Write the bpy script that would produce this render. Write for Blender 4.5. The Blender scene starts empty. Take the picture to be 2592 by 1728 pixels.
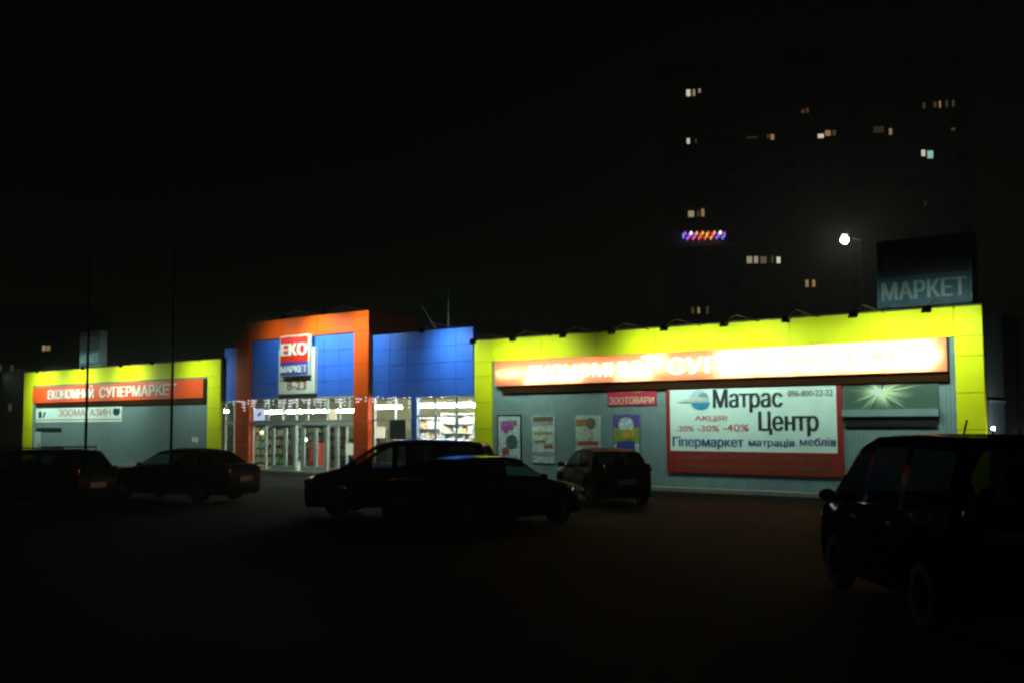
import bpy, bmesh, math, random
from mathutils import Vector, Matrix
from mathutils.geometry import delaunay_2d_cdt
R = math.radians
random.seed(7)
scene = bpy.context.scene
col = scene.collection

# ------------------------------------------------------------------ camera
yaw, pitch, roll = R(41.125), R(4.27), R(-0.19)
fw = Vector((-math.sin(yaw)*math.cos(pitch), math.cos(yaw)*math.cos(pitch), math.sin(pitch)))
rt0 = Vector((math.cos(yaw), math.sin(yaw), 0)); up0 = rt0.cross(fw)
rt = rt0*math.cos(roll) + up0*math.sin(roll); up = up0*math.cos(roll) - rt0*math.sin(roll)
cd = bpy.data.cameras.new('camera'); cam = bpy.data.objects.new('camera', cd); col.objects.link(cam)
cd.sensor_width = 36; cd.lens = 38.42; cd.clip_end = 2000
cam.matrix_world = Matrix(((rt.x, up.x, -fw.x, 0), (rt.y, up.y, -fw.y, 0), (rt.z, up.z, -fw.z, 2.1), (0, 0, 0, 1)))
scene.camera = cam

# ------------------------------------------------------------------ night sky, moon, exposure
w = bpy.data.worlds.new('World'); scene.world = w; w.use_nodes = True
nt = w.node_tree; bg = nt.nodes['Background']
sky = nt.nodes.new('ShaderNodeTexSky'); sky.sky_type = 'NISHITA'; sky.sun_disc = False
sky.sun_elevation = R(35); sky.sun_rotation = R(200)
glow = nt.nodes.new('ShaderNodeMix'); glow.data_type = 'RGBA'; glow.blend_type = 'MULTIPLY'; glow.inputs[0].default_value = 1
glow.inputs[7].default_value = (2.0, 2.3, .8, 1)            # town light under the night sky
nt.links.new(sky.outputs[0], glow.inputs[6]); nt.links.new(glow.outputs[2], bg.inputs[0]); bg.inputs[1].default_value = 0.00016
sd = bpy.data.lights.new('moon', 'SUN'); sd.energy = 0.003; sd.angle = R(0.5); sd.color = (1, .95, .85)
so = bpy.data.objects.new('moon', sd); col.objects.link(so)
so.rotation_euler = (R(55), 0, R(-20))
scene.view_settings.view_transform = 'Standard'; scene.view_settings.look = 'None'
scene.view_settings.exposure = 0; scene.view_settings.gamma = 1
scene.cycles.use_denoising = True
scene.cycles.filter_width = 2.5
scene.cycles.sample_clamp_indirect = 4
scene.cycles.transparent_max_bounces = 16
scene.cycles.max_bounces = 6

# ------------------------------------------------------------------ materials
def mat(name, c, rough=.7, metal=0, var=.12, scale=3.0, bump=0, bscale=40, coat=0, spec=.5):
    m = bpy.data.materials.new(name); m.use_nodes = True
    t = m.node_tree; b = t.nodes['Principled BSDF']
    b.inputs['Roughness'].default_value = rough; b.inputs['Metallic'].default_value = metal
    b.inputs['Coat Weight'].default_value = coat; b.inputs['Coat Roughness'].default_value = .05
    b.inputs['Specular IOR Level'].default_value = spec
    tc = t.nodes.new('ShaderNodeTexCoord'); n = t.nodes.new('ShaderNodeTexNoise')
    n.inputs['Scale'].default_value = scale; n.inputs['Detail'].default_value = 6
    t.links.new(tc.outputs['Object'], n.inputs['Vector'])
    r = t.nodes.new('ShaderNodeMapRange'); r.inputs[1].default_value = .3; r.inputs[2].default_value = .7
    r.inputs[3].default_value = 1 - var; r.inputs[4].default_value = 1 + var
    t.links.new(n.outputs[0], r.inputs[0])
    mx = t.nodes.new('ShaderNodeMix'); mx.data_type = 'RGBA'; mx.blend_type = 'MULTIPLY'
    mx.inputs[0].default_value = 1; mx.inputs[6].default_value = (*c, 1)
    t.links.new(r.outputs[0], mx.inputs[7]); t.links.new(mx.outputs[2], b.inputs['Base Color'])
    if bump:
        n2 = t.nodes.new('ShaderNodeTexNoise'); n2.inputs['Scale'].default_value = bscale; n2.inputs['Detail'].default_value = 4
        t.links.new(tc.outputs['Object'], n2.inputs['Vector'])
        bp = t.nodes.new('ShaderNodeBump'); bp.inputs['Strength'].default_value = bump; bp.inputs['Distance'].default_value = .02
        t.links.new(n2.outputs[0], bp.inputs['Height']); t.links.new(bp.outputs[0], b.inputs['Normal'])
    return m
def emit(name, c, s, base=(.8, .8, .8)):
    m = bpy.data.materials.new(name); m.use_nodes = True
    b = m.node_tree.nodes['Principled BSDF']; b.inputs['Base Color'].default_value = (*base, 1)
    b.inputs['Emission Color'].default_value = (*c, 1); b.inputs['Emission Strength'].default_value = s
    return m
def glass(name, tint, gloss=.08):
    m = bpy.data.materials.new(name); m.use_nodes = True; t = m.node_tree
    for n in list(t.nodes):
        if n.type == 'BSDF_PRINCIPLED': t.nodes.remove(n)
    out = t.nodes['Material Output']
    tr = t.nodes.new('ShaderNodeBsdfTransparent'); tr.inputs[0].default_value = (*tint, 1)
    gl = t.nodes.new('ShaderNodeBsdfGlossy'); gl.inputs['Roughness'].default_value = .03
    lw_ = t.nodes.new('ShaderNodeLayerWeight'); lw_.inputs[0].default_value = .5
    pw = t.nodes.new('ShaderNodeMath'); pw.operation = 'POWER'; pw.inputs[1].default_value = 4; t.links.new(lw_.outputs['Facing'], pw.inputs[0])
    fr = t.nodes.new('ShaderNodeMapRange'); fr.inputs[3].default_value = .04 if gloss < .1 else .012 if gloss < .15 else .001; fr.inputs[4].default_value = .85; t.links.new(pw.outputs[0], fr.inputs[0]); fr.inputs[4].default_value = (.5 if gloss < .1 else .03 if gloss < .15 else .004)
    mx = t.nodes.new('ShaderNodeMixShader')
    t.links.new(fr.outputs[0], mx.inputs[0]); t.links.new(tr.outputs[0], mx.inputs[1]); t.links.new(gl.outputs[0], mx.inputs[2])
    t.links.new(mx.outputs[0], out.inputs[0])
    return m
def trans(name, c, k=.5, var=0):
    """acrylic sheet of a lightbox: part diffuse, part translucent"""
    m = bpy.data.materials.new(name); m.use_nodes = True; t = m.node_tree
    for n in list(t.nodes):
        if n.type == 'BSDF_PRINCIPLED': t.nodes.remove(n)
    out = t.nodes['Material Output']
    d = t.nodes.new('ShaderNodeBsdfDiffuse'); d.inputs[0].default_value = (*c, 1)
    tr = t.nodes.new('ShaderNodeBsdfTranslucent'); tr.inputs[0].default_value = (*c, 1)
    mx = t.nodes.new('ShaderNodeMixShader'); mx.inputs[0].default_value = k
    t.links.new(d.outputs[0], mx.inputs[1]); t.links.new(tr.outputs[0], mx.inputs[2]); t.links.new(mx.outputs[0], out.inputs[0])
    return m

M = dict(
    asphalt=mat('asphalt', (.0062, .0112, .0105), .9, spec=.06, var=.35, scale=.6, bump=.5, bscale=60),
    kerb=mat('kerb_stone', (.3, .3, .28), .85, var=.2, bump=.3),
    yellow=mat('yellow_panel', (.70, .74, .008), .55, spec=.12, var=.04, scale=1.2),
    orange=mat('orange_panel', (.74, .085, .005), .5, spec=.15, var=.06, scale=1.2),
    blue=mat('blue_panel', (.038, .145, .76), .5, spec=.2, var=.08, scale=1.5),
    grey=mat('grey_panel', (.165, .255, .275), .7, var=.10, scale=2.5, bump=.1),
    matte=mat('matte_black', (.012, .011, .010), 1, spec=0),
    seam=mat('dark_seam', (.03, .03, .03), .8),
    dark=mat('dark_metal', (.02, .019, .018), .5),
    brown=mat('brown_metal', (.10, .05, .025), .6),
    redsign=mat('sign_orange', (.72, .075, .010), .5, var=.05),
    white=mat('white_letter', (.78, .80, .78), .5, var=.03),
    alu=mat('aluminium', (.42, .50, .50), .45, var=.08),
    card=mat('pale_card', (.72, .78, .72), .5, var=.04),
    logored=mat('logo_red', (.70, .02, .012), .45, var=.03),
    logoblue=mat('logo_blue', (.02, .05, .42), .45, var=.03),
    maroon=mat('maroon', (.30, .02, .04), .5),
    vinyl=mat('banner_vinyl', (.62, .82, .80), .55, var=.06, scale=1.5, bump=.3, bscale=2.5),
    bred=mat('banner_red', (.25, .016, .012), .55, var=.1),
    ink=mat('dark_ink', (.012, .02, .03), .6),
    bink=mat('blue_ink', (.02, .05, .20), .6),
    rink=mat('red_ink', (.50, .07, .04), .6),
    roofdark=mat('roofing', (.05, .05, .05), .9, var=.2),
    plaster=mat('pale_plaster', (.60, .54, .36), .8),
    floor=mat('floor_tile', (.16, .16, .14), .4),
    tyre=mat('tyre_rubber', (.015, .015, .015), .85),
    rim=mat('wheel_rim', (.35, .35, .36), .35, metal=.8),
    trim=mat('black_trim', (.012, .012, .012), .55),
    seat=mat('seat_cloth', (.03, .03, .032), .9),
    plate=mat('plate_white', (.75, .75, .72), .4),
    tail=mat('tail_lens', (.25, .01, .01), .15),
    head=mat('head_lens', (.55, .55, .52), .08, coat=1),
    conc=mat('panel_concrete', (.09, .09, .085), .9, var=.2, scale=.4),
    shed=mat('shed_metal', (.30, .30, .33), .7, var=.15),
    wglass=glass('shop_glass', (.93, .97, .95)),
    cglass=glass('car_glass', (.42, .48, .46), .12),
    vanglass=glass('dark_tint', (.13, .15, .15), .2), steel=mat('darkened_steel', (.02, .02, .02), .9, spec=0),  # van rims darkened in colour so they sink into the night shade
    tinted=glass('tinted_glass', (.07, .08, .08), .12),
    night=mat('dark_window', (.015, .017, .02), .1),
)
def cmat(name, c, rough=.5): 
    if name not in M: M[name] = mat(name, c, rough, var=.45 if name[:3] in ('pr_', 'pos') else .06, scale=9 if name[:3] in ('pr_', 'pos') else 3)
    return M[name]

# ------------------------------------------------------------------ helpers
class MB:
    def __init__(s): s.v = []; s.f = []
    def add(s, v, f):
        k = len(s.v); s.v += [tuple(p) for p in v]; s.f += [tuple(i+k for i in q) for q in f]; return s
    def box(s, x0, x1, y0, y1, z0, z1):
        return s.add([(x0,y0,z0),(x1,y0,z0),(x1,y1,z0),(x0,y1,z0),(x0,y0,z1),(x1,y0,z1),(x1,y1,z1),(x0,y1,z1)],
                     [(0,3,2,1),(4,5,6,7),(0,1,5,4),(1,2,6,5),(2,3,7,6),(3,0,4,7)])
    def tube(s, p, q, r, n=10, r2=None):
        p, q = Vector(p), Vector(q); d = (q-p).normalized(); r2 = r if r2 is None else r2
        a = d.orthogonal().normalized(); b = d.cross(a); v = []
        for c, rr in ((p, r), (q, r2)):
            for i in range(n):
                t = 2*math.pi*i/n; v.append(c + a*(rr*math.cos(t)) + b*(rr*math.sin(t)))
        f = [(i, (i+1) % n, n+(i+1) % n, n+i) for i in range(n)]
        f += [tuple(reversed(range(n))), tuple(range(n, 2*n))]
        return s.add(v, f)
    def ball(s, c, rx, ry=None, rz=None, n=12, m=8):
        ry = ry or rx; rz = rz or rx; v = [(c[0], c[1], c[2]-rz)]
        for j in range(1, m):
            t = -math.pi/2 + math.pi*j/m
            for i in range(n):
                a = 2*math.pi*i/n
                v.append((c[0]+rx*math.cos(t)*math.cos(a), c[1]+ry*math.cos(t)*math.sin(a), c[2]+rz*math.sin(t)))
        v.append((c[0], c[1], c[2]+rz)); f = []
        for i in range(n): f.append((0, 1+(i+1) % n, 1+i))
        for j in range(m-2):
            for i in range(n): f.append((1+j*n+i, 1+j*n+(i+1) % n, 1+(j+1)*n+(i+1) % n, 1+(j+1)*n+i))
        k = len(v)-1
        for i in range(n): f.append((k, 1+(m-2)*n+i, 1+(m-2)*n+(i+1) % n))
        return s.add(v, f)
    def sheet(s, pts, y, th=.004):
        """outline in (x,z) facing -Y, given thickness th in front of y"""
        n = len(pts); v = [(p[0], y-th, p[1]) for p in pts] + [(p[0], y, p[1]) for p in pts]
        f = [tuple(range(n)), tuple(reversed(range(n, 2*n)))] + [(i, n+i, n+(i+1) % n, (i+1) % n) for i in range(n)]
        return s.add(v, f)
    def disc(s, cx, cz, rx, rz, y, th=.004, n=28, a0=0, a1=360):
        pts = [(cx+rx*math.cos(R(a0+(a1-a0)*i/(n if a1-a0 >= 360 else n-1))), cz+rz*math.sin(R(a0+(a1-a0)*i/(n if a1-a0 >= 360 else n-1)))) for i in range(n)]
        return s.sheet(pts, y, th)
    def build(s, name, m, parent=None, smooth=None, bevel=0):
        off = Vector((0, 0, 0))
        if parent is not None:
            off = ORG.get(parent.name, Vector((0, 0, 0)))
        me = bpy.data.meshes.new(name)
        me.from_pydata([(p[0]-off.x, p[1]-off.y, p[2]-off.z) for p in s.v], [], s.f); me.update()
        bm = bmesh.new(); bm.from_mesh(me); bmesh.ops.recalc_face_normals(bm, faces=bm.faces)
        if bevel: bmesh.ops.bevel(bm, geom=list(bm.edges), offset=bevel, segments=2, affect='EDGES', clamp_overlap=True)
        bm.to_mesh(me); bm.free()
        if smooth is not None:
            for p in me.polygons: p.use_smooth = True
            me.set_sharp_from_angle(angle=R(smooth))
        me.materials.append(m)
        o = bpy.data.objects.new(name, me); col.objects.link(o)
        if parent is not None:
            o.parent = parent; ORG[o.name] = off
        return o
ORG = {}
def tag(o, label=None, cat=None, group=None, kind=None):
    if label: o['label'] = label
    if cat: o['category'] = cat
    if group: o['group'] = group
    if kind: o['kind'] = kind
    return o
def thing(name, label, cat, loc, group=None, rz=0, local=False):
    o = bpy.data.objects.new(name, None); col.objects.link(o); o.location = loc; o.rotation_euler = (0, 0, rz)
    o.empty_display_size = .2
    ORG[o.name] = Vector((0, 0, 0)) if local else Vector(loc)
    return tag(o, label, cat, group)
_dg = bpy.context.evaluated_depsgraph_get
def text_mb(s, x0, x1, z0, z1, y, bold=.0, depth=.012, shear=0, space=1):
    """letters fitted in x0..x1, z0..z1 standing proud of the plane y (facing -Y)"""
    cu = bpy.data.curves.new('letters', 'FONT'); cu.body = s; cu.fill_mode = 'NONE'; cu.resolution_u = 4; cu.space_character = space
    o = bpy.data.objects.new('letters', cu); col.objects.link(o)
    me = bpy.data.meshes.new_from_object(o.evaluated_get(_dg()))
    bpy.data.objects.remove(o); vs = [Vector((v.co.x, v.co.y)) for v in me.vertices]; es = [tuple(e.vertices) for e in me.edges]
    bpy.data.meshes.remove(me)
    ax, bx = min(v.x for v in vs), max(v.x for v in vs); ay, by = min(v.y for v in vs), max(v.y for v in vs)
    pv, pe, pf, _a, _b, _c = delaunay_2d_cdt(vs, es, [], 0, 1e-6)
    keep = []
    for t in pf:                                            # keep the triangles inside the outlines (non-zero winding)
        c = sum((pv[k] for k in t), Vector((0, 0)))/len(t); wn = 0
        for a, b in es:
            p, q = vs[a], vs[b]
            if (p.y <= c.y) != (q.y <= c.y):
                if p.x+(c.y-p.y)/(q.y-p.y)*(q.x-p.x) > c.x: wn += 1 if q.y > p.y else -1
        if wn: keep.append(tuple(t))
    tr = lambda v: (x0+(v.x-ax)/(bx-ax)*(x1-x0), z0+(v.y-ay)/(by-ay)*(z1-z0))
    out = [(tr(v)[0], y-depth, tr(v)[1]) for v in pv]; fs = list(keep); n = len(out)
    out += [(p[0], y, p[2]) for p in out]
    cnt = {}
    for t in keep:
        for a, b in zip(t, t[1:]+t[:1]): cnt[(a, b)] = 1
    fs += [(a, b, b+n, a+n) for a, b in cnt if (b, a) not in cnt]
    mb = MB(); mb.add(out, fs)
    if bold:                                             # heavier strokes: two more copies a little to each side, each a hair lower
        e = bold*(z1-z0)*1.1
        for k, dx in enumerate((-e, e)): mb.add([(p[0]+dx, p[1]+.0006*(k+1), p[2]) for p in out], fs)
    return mb

# ------------------------------------------------------------------ ground
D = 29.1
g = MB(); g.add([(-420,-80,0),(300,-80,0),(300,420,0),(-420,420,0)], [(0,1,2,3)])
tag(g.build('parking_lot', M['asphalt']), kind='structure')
g = MB()
x = -63.5
while x < -9:
    g.box(x, x+.99, D-.42, D-.29, 0, .13); x += 1.0
g.box(-63.5, -8.6, D-.288, D+.02, 0, .125)
tag(g.build('pavement', M['kerb'], bevel=.01), kind='structure')
g = MB()
for k in range(7):
    g.box(-34+k*2.6, -33.9+k*2.6, 20.5, 25.5, .002, .005)
tag(g.build('bay_markings', mat('worn_paint', (.13, .13, .12), .8, var=.5, scale=6)), kind='structure')

# ------------------------------------------------------------------ supermarket
shop = thing('supermarket', 'long low shop with yellow framed wings and orange and blue entrance block', 'supermarket', (-36, D, 0))
def panels(mb, xs, zs, y0, y1, gap=.012):
    for a, b in zip(xs[:-1], xs[1:]):
        for c, d in zip(zs[:-1], zs[1:]):
            mb.box(a+gap/2, b-gap/2, y0, y1, c+gap/2, d-gap/2)
def lin(a, b, n): return [a+(b-a)*i/n for i in range(n+1)]
def wing(xa, xb, ca, cb, nb):
    mb = MB()
    panels(mb, [xa, ca] + lin(ca, cb, nb)[1:] + [xb], [4.31, 5.10], D-.02, D+.10)
    panels(mb, [xa, ca], [.13, .95, 1.9, 2.85, 3.8, 4.31], D-.02, D+.10)
    panels(mb, [cb, xb], [.13, .95, 1.9, 2.85, 3.8, 4.31], D-.02, D+.10)
    mb.build('yellow_frame', M['yellow'], shop, bevel=.006)
    b2 = MB(); b2.box(xa+.01, xb-.01, D+.10, D+.22, .13, 5.07)
    b2.build('frame_backing', M['seam'], shop)
    gw = MB(); n = int((cb-ca)/.115); st = (cb-ca-.02)/n                  # ribbed sheet wall
    for i in range(n):
        a = ca+.01+i*st
        gw.box(a, a+st*.62, D+.045, D+.1, .13, 4.30); gw.box(a+st*.62, a+st, D+.06, D+.1, .13, 4.30)
    gw.build('wall', M['grey'], shop)
    ib = MB()
    if xa < -50: ib.box(xa+.05, xa+2.8, D+.22, D+19, 0, 4.95)            # the hall runs on behind the left wing
    else: ib.box(xa+.05, xb-.05, D+.22, D+19, 0, 4.95)
    ib.build('wing_body', M['grey'], shop)
    pp = MB(); pp.box(xa-.02, xb+.02, D-.04, D+.24, 5.10, 5.14); pp.build('parapet_cap', M['seam'], shop)
wing(-27.22, -9.31, -26.37, -10.04, 7)
wing(-62.9, -43.22, -61.85, -44.26, 8)
# orange entrance block
ob = MB()
panels(ob, [-41.9, -40.86] + lin(-40.86, -33.8, 3)[1:] + [-32.9], [5.79, 6.62], D-.12, D+.2)
for xa, xb in ((-41.9, -40.86), (-33.8, -32.9)):
    panels(ob, [xa, xb], [.13, 1.2, 2.2, 3.2, 4.5, 5.79], D-.12, D+.25)
ob.build('orange_frame', M['orange'], shop, bevel=.008)
rb = MB(); rb.box(-41.86, -32.94, D+.2, D+2.45, 4.9, 6.6); rb.build('roof_block', M['orange'], shop)
bb = MB(); panels(bb, lin(-40.86, -33.8, 7), [3.22, 3.86, 4.5, 5.14, 5.78], D+.0, D+.12); bb.build('blue_cladding', M['blue'], shop, bevel=.005)
bk = MB(); bk.box(-40.85, -33.81, D+.12, D+.2, 3.23, 5.9); bk.build('cladding_backing', M['seam'], shop)
bb = MB()
panels(bb, lin(-32.88, -29.88, 3), [3.12, 3.75, 4.38, 5.0, 5.62], D+.10, D+.2)
panels(bb, lin(-29.86, -27.24, 3), [3.12, 3.75, 4.38, 5.0, 5.62], D-.06, D+.08)
bb.box(-29.855, -27.245, D+.08, D+.3, 3.13, 5.61); bb.box(-32.88, -29.86, D+.2, D+.3, 3.13, 5.61)
bb.build('blue_cladding', M['blue'], shop, bevel=.004)
bb = MB(); panels(bb, lin(-43.25, -41.9, 2), [3.13, 3.75, 4.38, 5.0, 5.6], D+.2, D+.32); bb.box(-43.24, -41.91, D+.32, D+.6, 3.14, 5.59)
bb.build('blue_cladding', M['blue'], shop, bevel=.004)
# hall behind the glass
hb = MB(); hb.box(-60.1, -27.24, D+15, D+15.2, 0, 4.8); hb.build('back_wall', M['plaster'], shop)
hb = MB(); hb.box(-60.1, -27.24, D+.5, D+15, 3.5, 3.6); hb.build('ceiling', M['plaster'], shop)
hb = MB(); hb.box(-60.1, -27.24, D+1.15, D+15.2, 4.9, 5.05); hb.build('roof', M['roofdark'], shop)
hb = MB(); hb.box(-43.2, -27.24, D+.05, D+.3, .02, .13); hb.box(-60.1, -27.24, D+.3, D+15, .02, .13); hb.build('hall_floor', M['floor'], shop)
# glazing
def glazing(xs, zs, y, bar=.06, name='window', fm=None):
    fr = MB()
    for i, x in enumerate(xs): fr.box(x-bar/2, x+bar/2, y-.05, y+.05, zs[0], zs[-1])
    for z in zs:
        for a, b in zip(xs[:-1], xs[1:]): fr.box(a+bar/2, b-bar/2, y-.045, y+.045, max(zs[0], z-bar/2), min(zs[-1], z+bar/2))
    o = fr.build(name, fm or M['alu'], shop)
    for a, b in zip(xs[:-1], xs[1:]):
        p = MB(); p.box(a+bar/2+.002, b-bar/2-.002, y-.004, y+.004, zs[0]+bar/2, zs[-1]-bar/2)
        p.build('pane', M['wglass'], o)
    return o
glazing([-30.34, -29.35, -28.25, -27.26], [.55, 2.38, 3.12], D+.12, name='window')
glazing([-32.86, -31.66, -30.66], [.55, 2.25, 3.12], D+.2, name='window')
glazing([-43.15, -42.45, -41.92], [.3, 2.2, 3.12], D+.25, .05, name='window')
for q in ((-30.6, -30.38, D+.05, D+.3, .52, 3.12), (-30.6, -27.24, D+.05, D+.2, .13, .52), (-32.88, -30.62, D+.15, D+.25, .13, .52), (-43.2, -41.9, D+.2, D+.3, .13, .27)):
    lw = MB(); lw.box(*q); lw.build('sill_wall', M['blue'], shop)
glazing([-40.84, -39.75, -38.7, -37.75, -36.97, -35.7, -34.9, -33.82], [2.24, 3.2], D+.12, .06, name='transom_window')
tb = MB(); tb.box(-40.85, -33.81, D+.03, D+.21, 2.06, 2.2); tb.build('door_header', M['alu'], shop)
glazing([-40.84, -39.86, -39.4], [.13, 2.05], D+.12, .06, name='side_window')
glazing([-35.0, -34.45, -33.84], [.13, 2.05], D+.12, .06, name='side_window')
def door(x0, x1, ajar=0):
    fr = MB(); b = .085
    fr.box(x0, x0+b, D+.08, D+.15, .14, 2.05); fr.box(x1-b, x1, D+.08, D+.15, .14, 2.05)
    fr.box(x0+b, x1-b, D+.08, D+.15, 1.95, 2.05); fr.box(x0+b, x1-b, D+.08, D+.15, .14, .34)
    o = fr.build('entrance_door', M['alu'], shop)
    p = MB(); p.box(x0+b+.002, x1-b-.002, D+.11, D+.118, .34, 1.95); p.build('pane', M['wglass'], o)
    h = MB(); hx = x1-.13; h.tube((hx, D+.02, .8), (hx, D+.02, 1.4), .018); h.box(hx-.012, hx+.012, D+.02, D+.08, .85, .88); h.box(hx-.012, hx+.012, D+.02, D+.08, 1.32, 1.35)
    h.build('handle', M['rim'], o)
for a, b in ((-39.36, -38.5), (-38.48, -37.85), (-37.25, -36.45), (-36.43, -35.75)): door(a, b)
for a, b in ((-37.84, -37.26), (-35.74, -35.04)):
    for c in (a, b-.1):
        pp = MB(); pp.box(c, c+.1, D+.06, D+.2, .14, 2.05); o = pp.build('door_post', M['alu'], shop)
    pp = MB(); pp.box(a+.102, b-.102, D+.11, D+.118, .14, 2.05); pp.build('pane', M['wglass'], o)

# ------------------------------------------------------------------ inside the hall
tube_m = emit('fluorescent_tube', (.95, 1, .82), 240)
tube_b = emit('bright_tube', (1, 1, .9), 130)
def strip(x0, x1, y, z, label, m=None):
    o = thing('ceiling_light', label, 'ceiling light', (x0, y, z), 'ceiling strip lights in the shop')
    b = MB(); b.box(x0, x1, y-.02, y+.02, z+.05, z+.09); b.build('housing', M['white'], o)
    t = MB(); t.tube((x0+.03, y, z), (x1-.03, y, z), .05, 8); t.build('tube', m or tube_m, o)
    c = MB()
    for x in (x0+.3, x1-.3): c.tube((x, y, z+.1), (x, y, 3.5), .008, 6)
    c.build('hanger', M['alu'], o)
strip(-46.6, -45.2, D+5.0, 2.72, 'short ceiling strip light seen through the transom near its middle')
strip(-44.9, -42.2, D+5.0, 2.72, 'long ceiling strip light seen through the transom right of its middle')
strip(-42.0, -39.7, D+5.0, 2.72, 'ceiling strip light seen at the right end of the transom')
strip(-37.2, -34.3, D+3.0, 2.82, 'ceiling strip light behind the two pane window right of the entrance')
strip(-31.9, -28.5, D+1.35, 2.80, 'ceiling strip light close behind the bright three pane window', tube_b)
strip(-33.0, -29.4, D+2.4, 2.86, 'second ceiling strip light, deeper behind the bright three pane window', tube_b)
strip(-45.6, -44.4, D+1.2, 2.72, 'short ceiling strip light behind the narrow window left of the entrance')
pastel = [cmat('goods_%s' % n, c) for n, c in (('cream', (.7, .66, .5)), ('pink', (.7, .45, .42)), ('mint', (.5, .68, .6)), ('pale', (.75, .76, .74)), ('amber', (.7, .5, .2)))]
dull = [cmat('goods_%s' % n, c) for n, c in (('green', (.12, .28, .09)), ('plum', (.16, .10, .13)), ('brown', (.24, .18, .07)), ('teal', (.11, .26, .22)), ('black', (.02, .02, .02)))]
def shelf(x0, x1, y, h, goods, label, dens=.9, frame=None):
    o = thing('shop_shelf', label, 'shelf', ((x0+x1)/2, y, .13), 'shelves of goods inside the shop')
    b = MB(); b.box(x0, x1, y+.35, y+.38, .13, h)
    nz = max(2, int((h-.13)/.38)); zz = lin(.25, h-.02, nz)
    for z in zz: b.box(x0, x1, y, y+.349, z-.02, z)
    for xx in (x0, x1-.03): b.box(xx-.001, xx+.031, y-.005, y+.385, .13, h+.01)
    b.build('rack', frame or M['white'], o)
    groups = [MB() for _ in goods]
    for z in zz[:-1]:
        xx = x0+.05
        while xx < x1-.12:
            wd = random.uniform(.06, .16); ht = random.uniform(.16, .32)
            if random.random() < dens: random.choice(groups).box(xx, min(xx+wd, x1-.04), y+.03, y+.28, z+.001, z+ht)
            xx += wd+.012
    for gm, gmat in zip(groups, goods):
        if gm.v: tag(gm.build('goods', gmat, o), kind='stuff')
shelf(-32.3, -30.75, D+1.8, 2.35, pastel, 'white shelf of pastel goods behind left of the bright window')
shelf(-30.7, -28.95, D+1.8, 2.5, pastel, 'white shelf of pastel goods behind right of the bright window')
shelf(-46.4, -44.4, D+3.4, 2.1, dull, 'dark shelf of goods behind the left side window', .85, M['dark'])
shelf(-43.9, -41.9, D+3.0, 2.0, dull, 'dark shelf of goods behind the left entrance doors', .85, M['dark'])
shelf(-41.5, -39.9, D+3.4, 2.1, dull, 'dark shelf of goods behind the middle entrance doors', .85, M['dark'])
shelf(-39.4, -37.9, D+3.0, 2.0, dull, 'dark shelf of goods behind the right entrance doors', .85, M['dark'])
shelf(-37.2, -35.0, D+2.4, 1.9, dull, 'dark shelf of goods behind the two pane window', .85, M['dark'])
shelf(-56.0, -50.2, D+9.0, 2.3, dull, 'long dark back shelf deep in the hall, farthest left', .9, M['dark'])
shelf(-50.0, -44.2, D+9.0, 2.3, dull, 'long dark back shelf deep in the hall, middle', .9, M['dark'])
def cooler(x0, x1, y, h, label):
    o = thing('display_cooler', label, 'cooler', ((x0+x1)/2, y, .13))
    b = MB(); b.box(x0, x1, y, y+.5, .13, .45); b.box(x0, x1, y+.42, y+.5, .45, h); b.box(x0, x0+.05, y, y+.42, .45, h); b.box(x1-.05, x1, y, y+.42, .45, h); b.box(x0+.05, x1-.05, y, y+.42, h-.12, h)
    b.build('cabinet', M['rink'], o)
    l = MB(); l.box(x0+.06, x1-.06, y+.40, y+.415, .5, h-.14); l.build('lit_back', emit('cooler_glow', (.85, .95, .6), .8), o)
cooler(-39.5, -38.9, D+2.2, 1.25, 'small lit cooler with orange base inside the middle doors')
def lit_notice(x0, x1, z0, z1, y, m, label, mark=None):
    o = thing('window_notice', label, 'notice', ((x0+x1)/2, y, z0))
    b = MB(); b.box(x0, x1, y-.02, y, z0, z1); b.build('sheet', m, o)
    if mark:
        k = MB(); cx, cz = (x0+x1)/2, (z0+z1)/2
        k.disc(cx-.06, cz-.02, .07, .09, y-.021); k.disc(cx+.08, cz+.04, .06, .1, y-.021); k.build('emblem', mark, o)
lit_notice(-40.66, -39.92, 2.28, 2.78, D+.05, emit('blue_screen', (.55, .68, 1), .8), 'pale blue lit square notice above left side window', M['rink'])
lit_notice(-34.42, -33.9, .86, 1.32, D+.05, emit('green_sheet', (.72, .85, .62), .42), 'pale lit sheet low in the glass beside the right orange pillar')
lit_notice(-32.75, -32.2, 1.55, 1.98, D+.14, emit('cream_sheet', (.95, .88, .6), .7), 'small cream lit sheet in window just right of the orange pillar')
lit_notice(-31.9, -31.0, 1.5, 2.25, D+.14, M['ink'], 'dark square notice in the two pane window')
lit_notice(-38.6, -38.1, 2.30, 2.75, D+2.6, emit('warm_sheet', (1, .85, .5), .8), 'warm lit square sign hanging behind the right transom pane')
for x, z, r, c, s, lb in ((-38.5, 1.42, .07, (1, .95, .85), 9, 'round white lamp glowing behind the middle doors'), (-41.7, 1.72, .09, (.9, 1, .4), 2.2, 'yellow green lamp glowing behind the left side window')):
    o = thing('counter_lamp', lb, 'lamp', (x, D+1.2, .13))
    b = MB(); b.tube((x, D+1.2, .13), (x, D+1.2, z-r), .02); b.tube((x, D+1.2, .13), (x, D+1.2, .16), .14); b.build('stand', M['dark'], o)
    b = MB(); b.ball((x, D+1.2, z), r); b.build('bulb', emit('lamp_globe', c, s), o, smooth=60)

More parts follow.
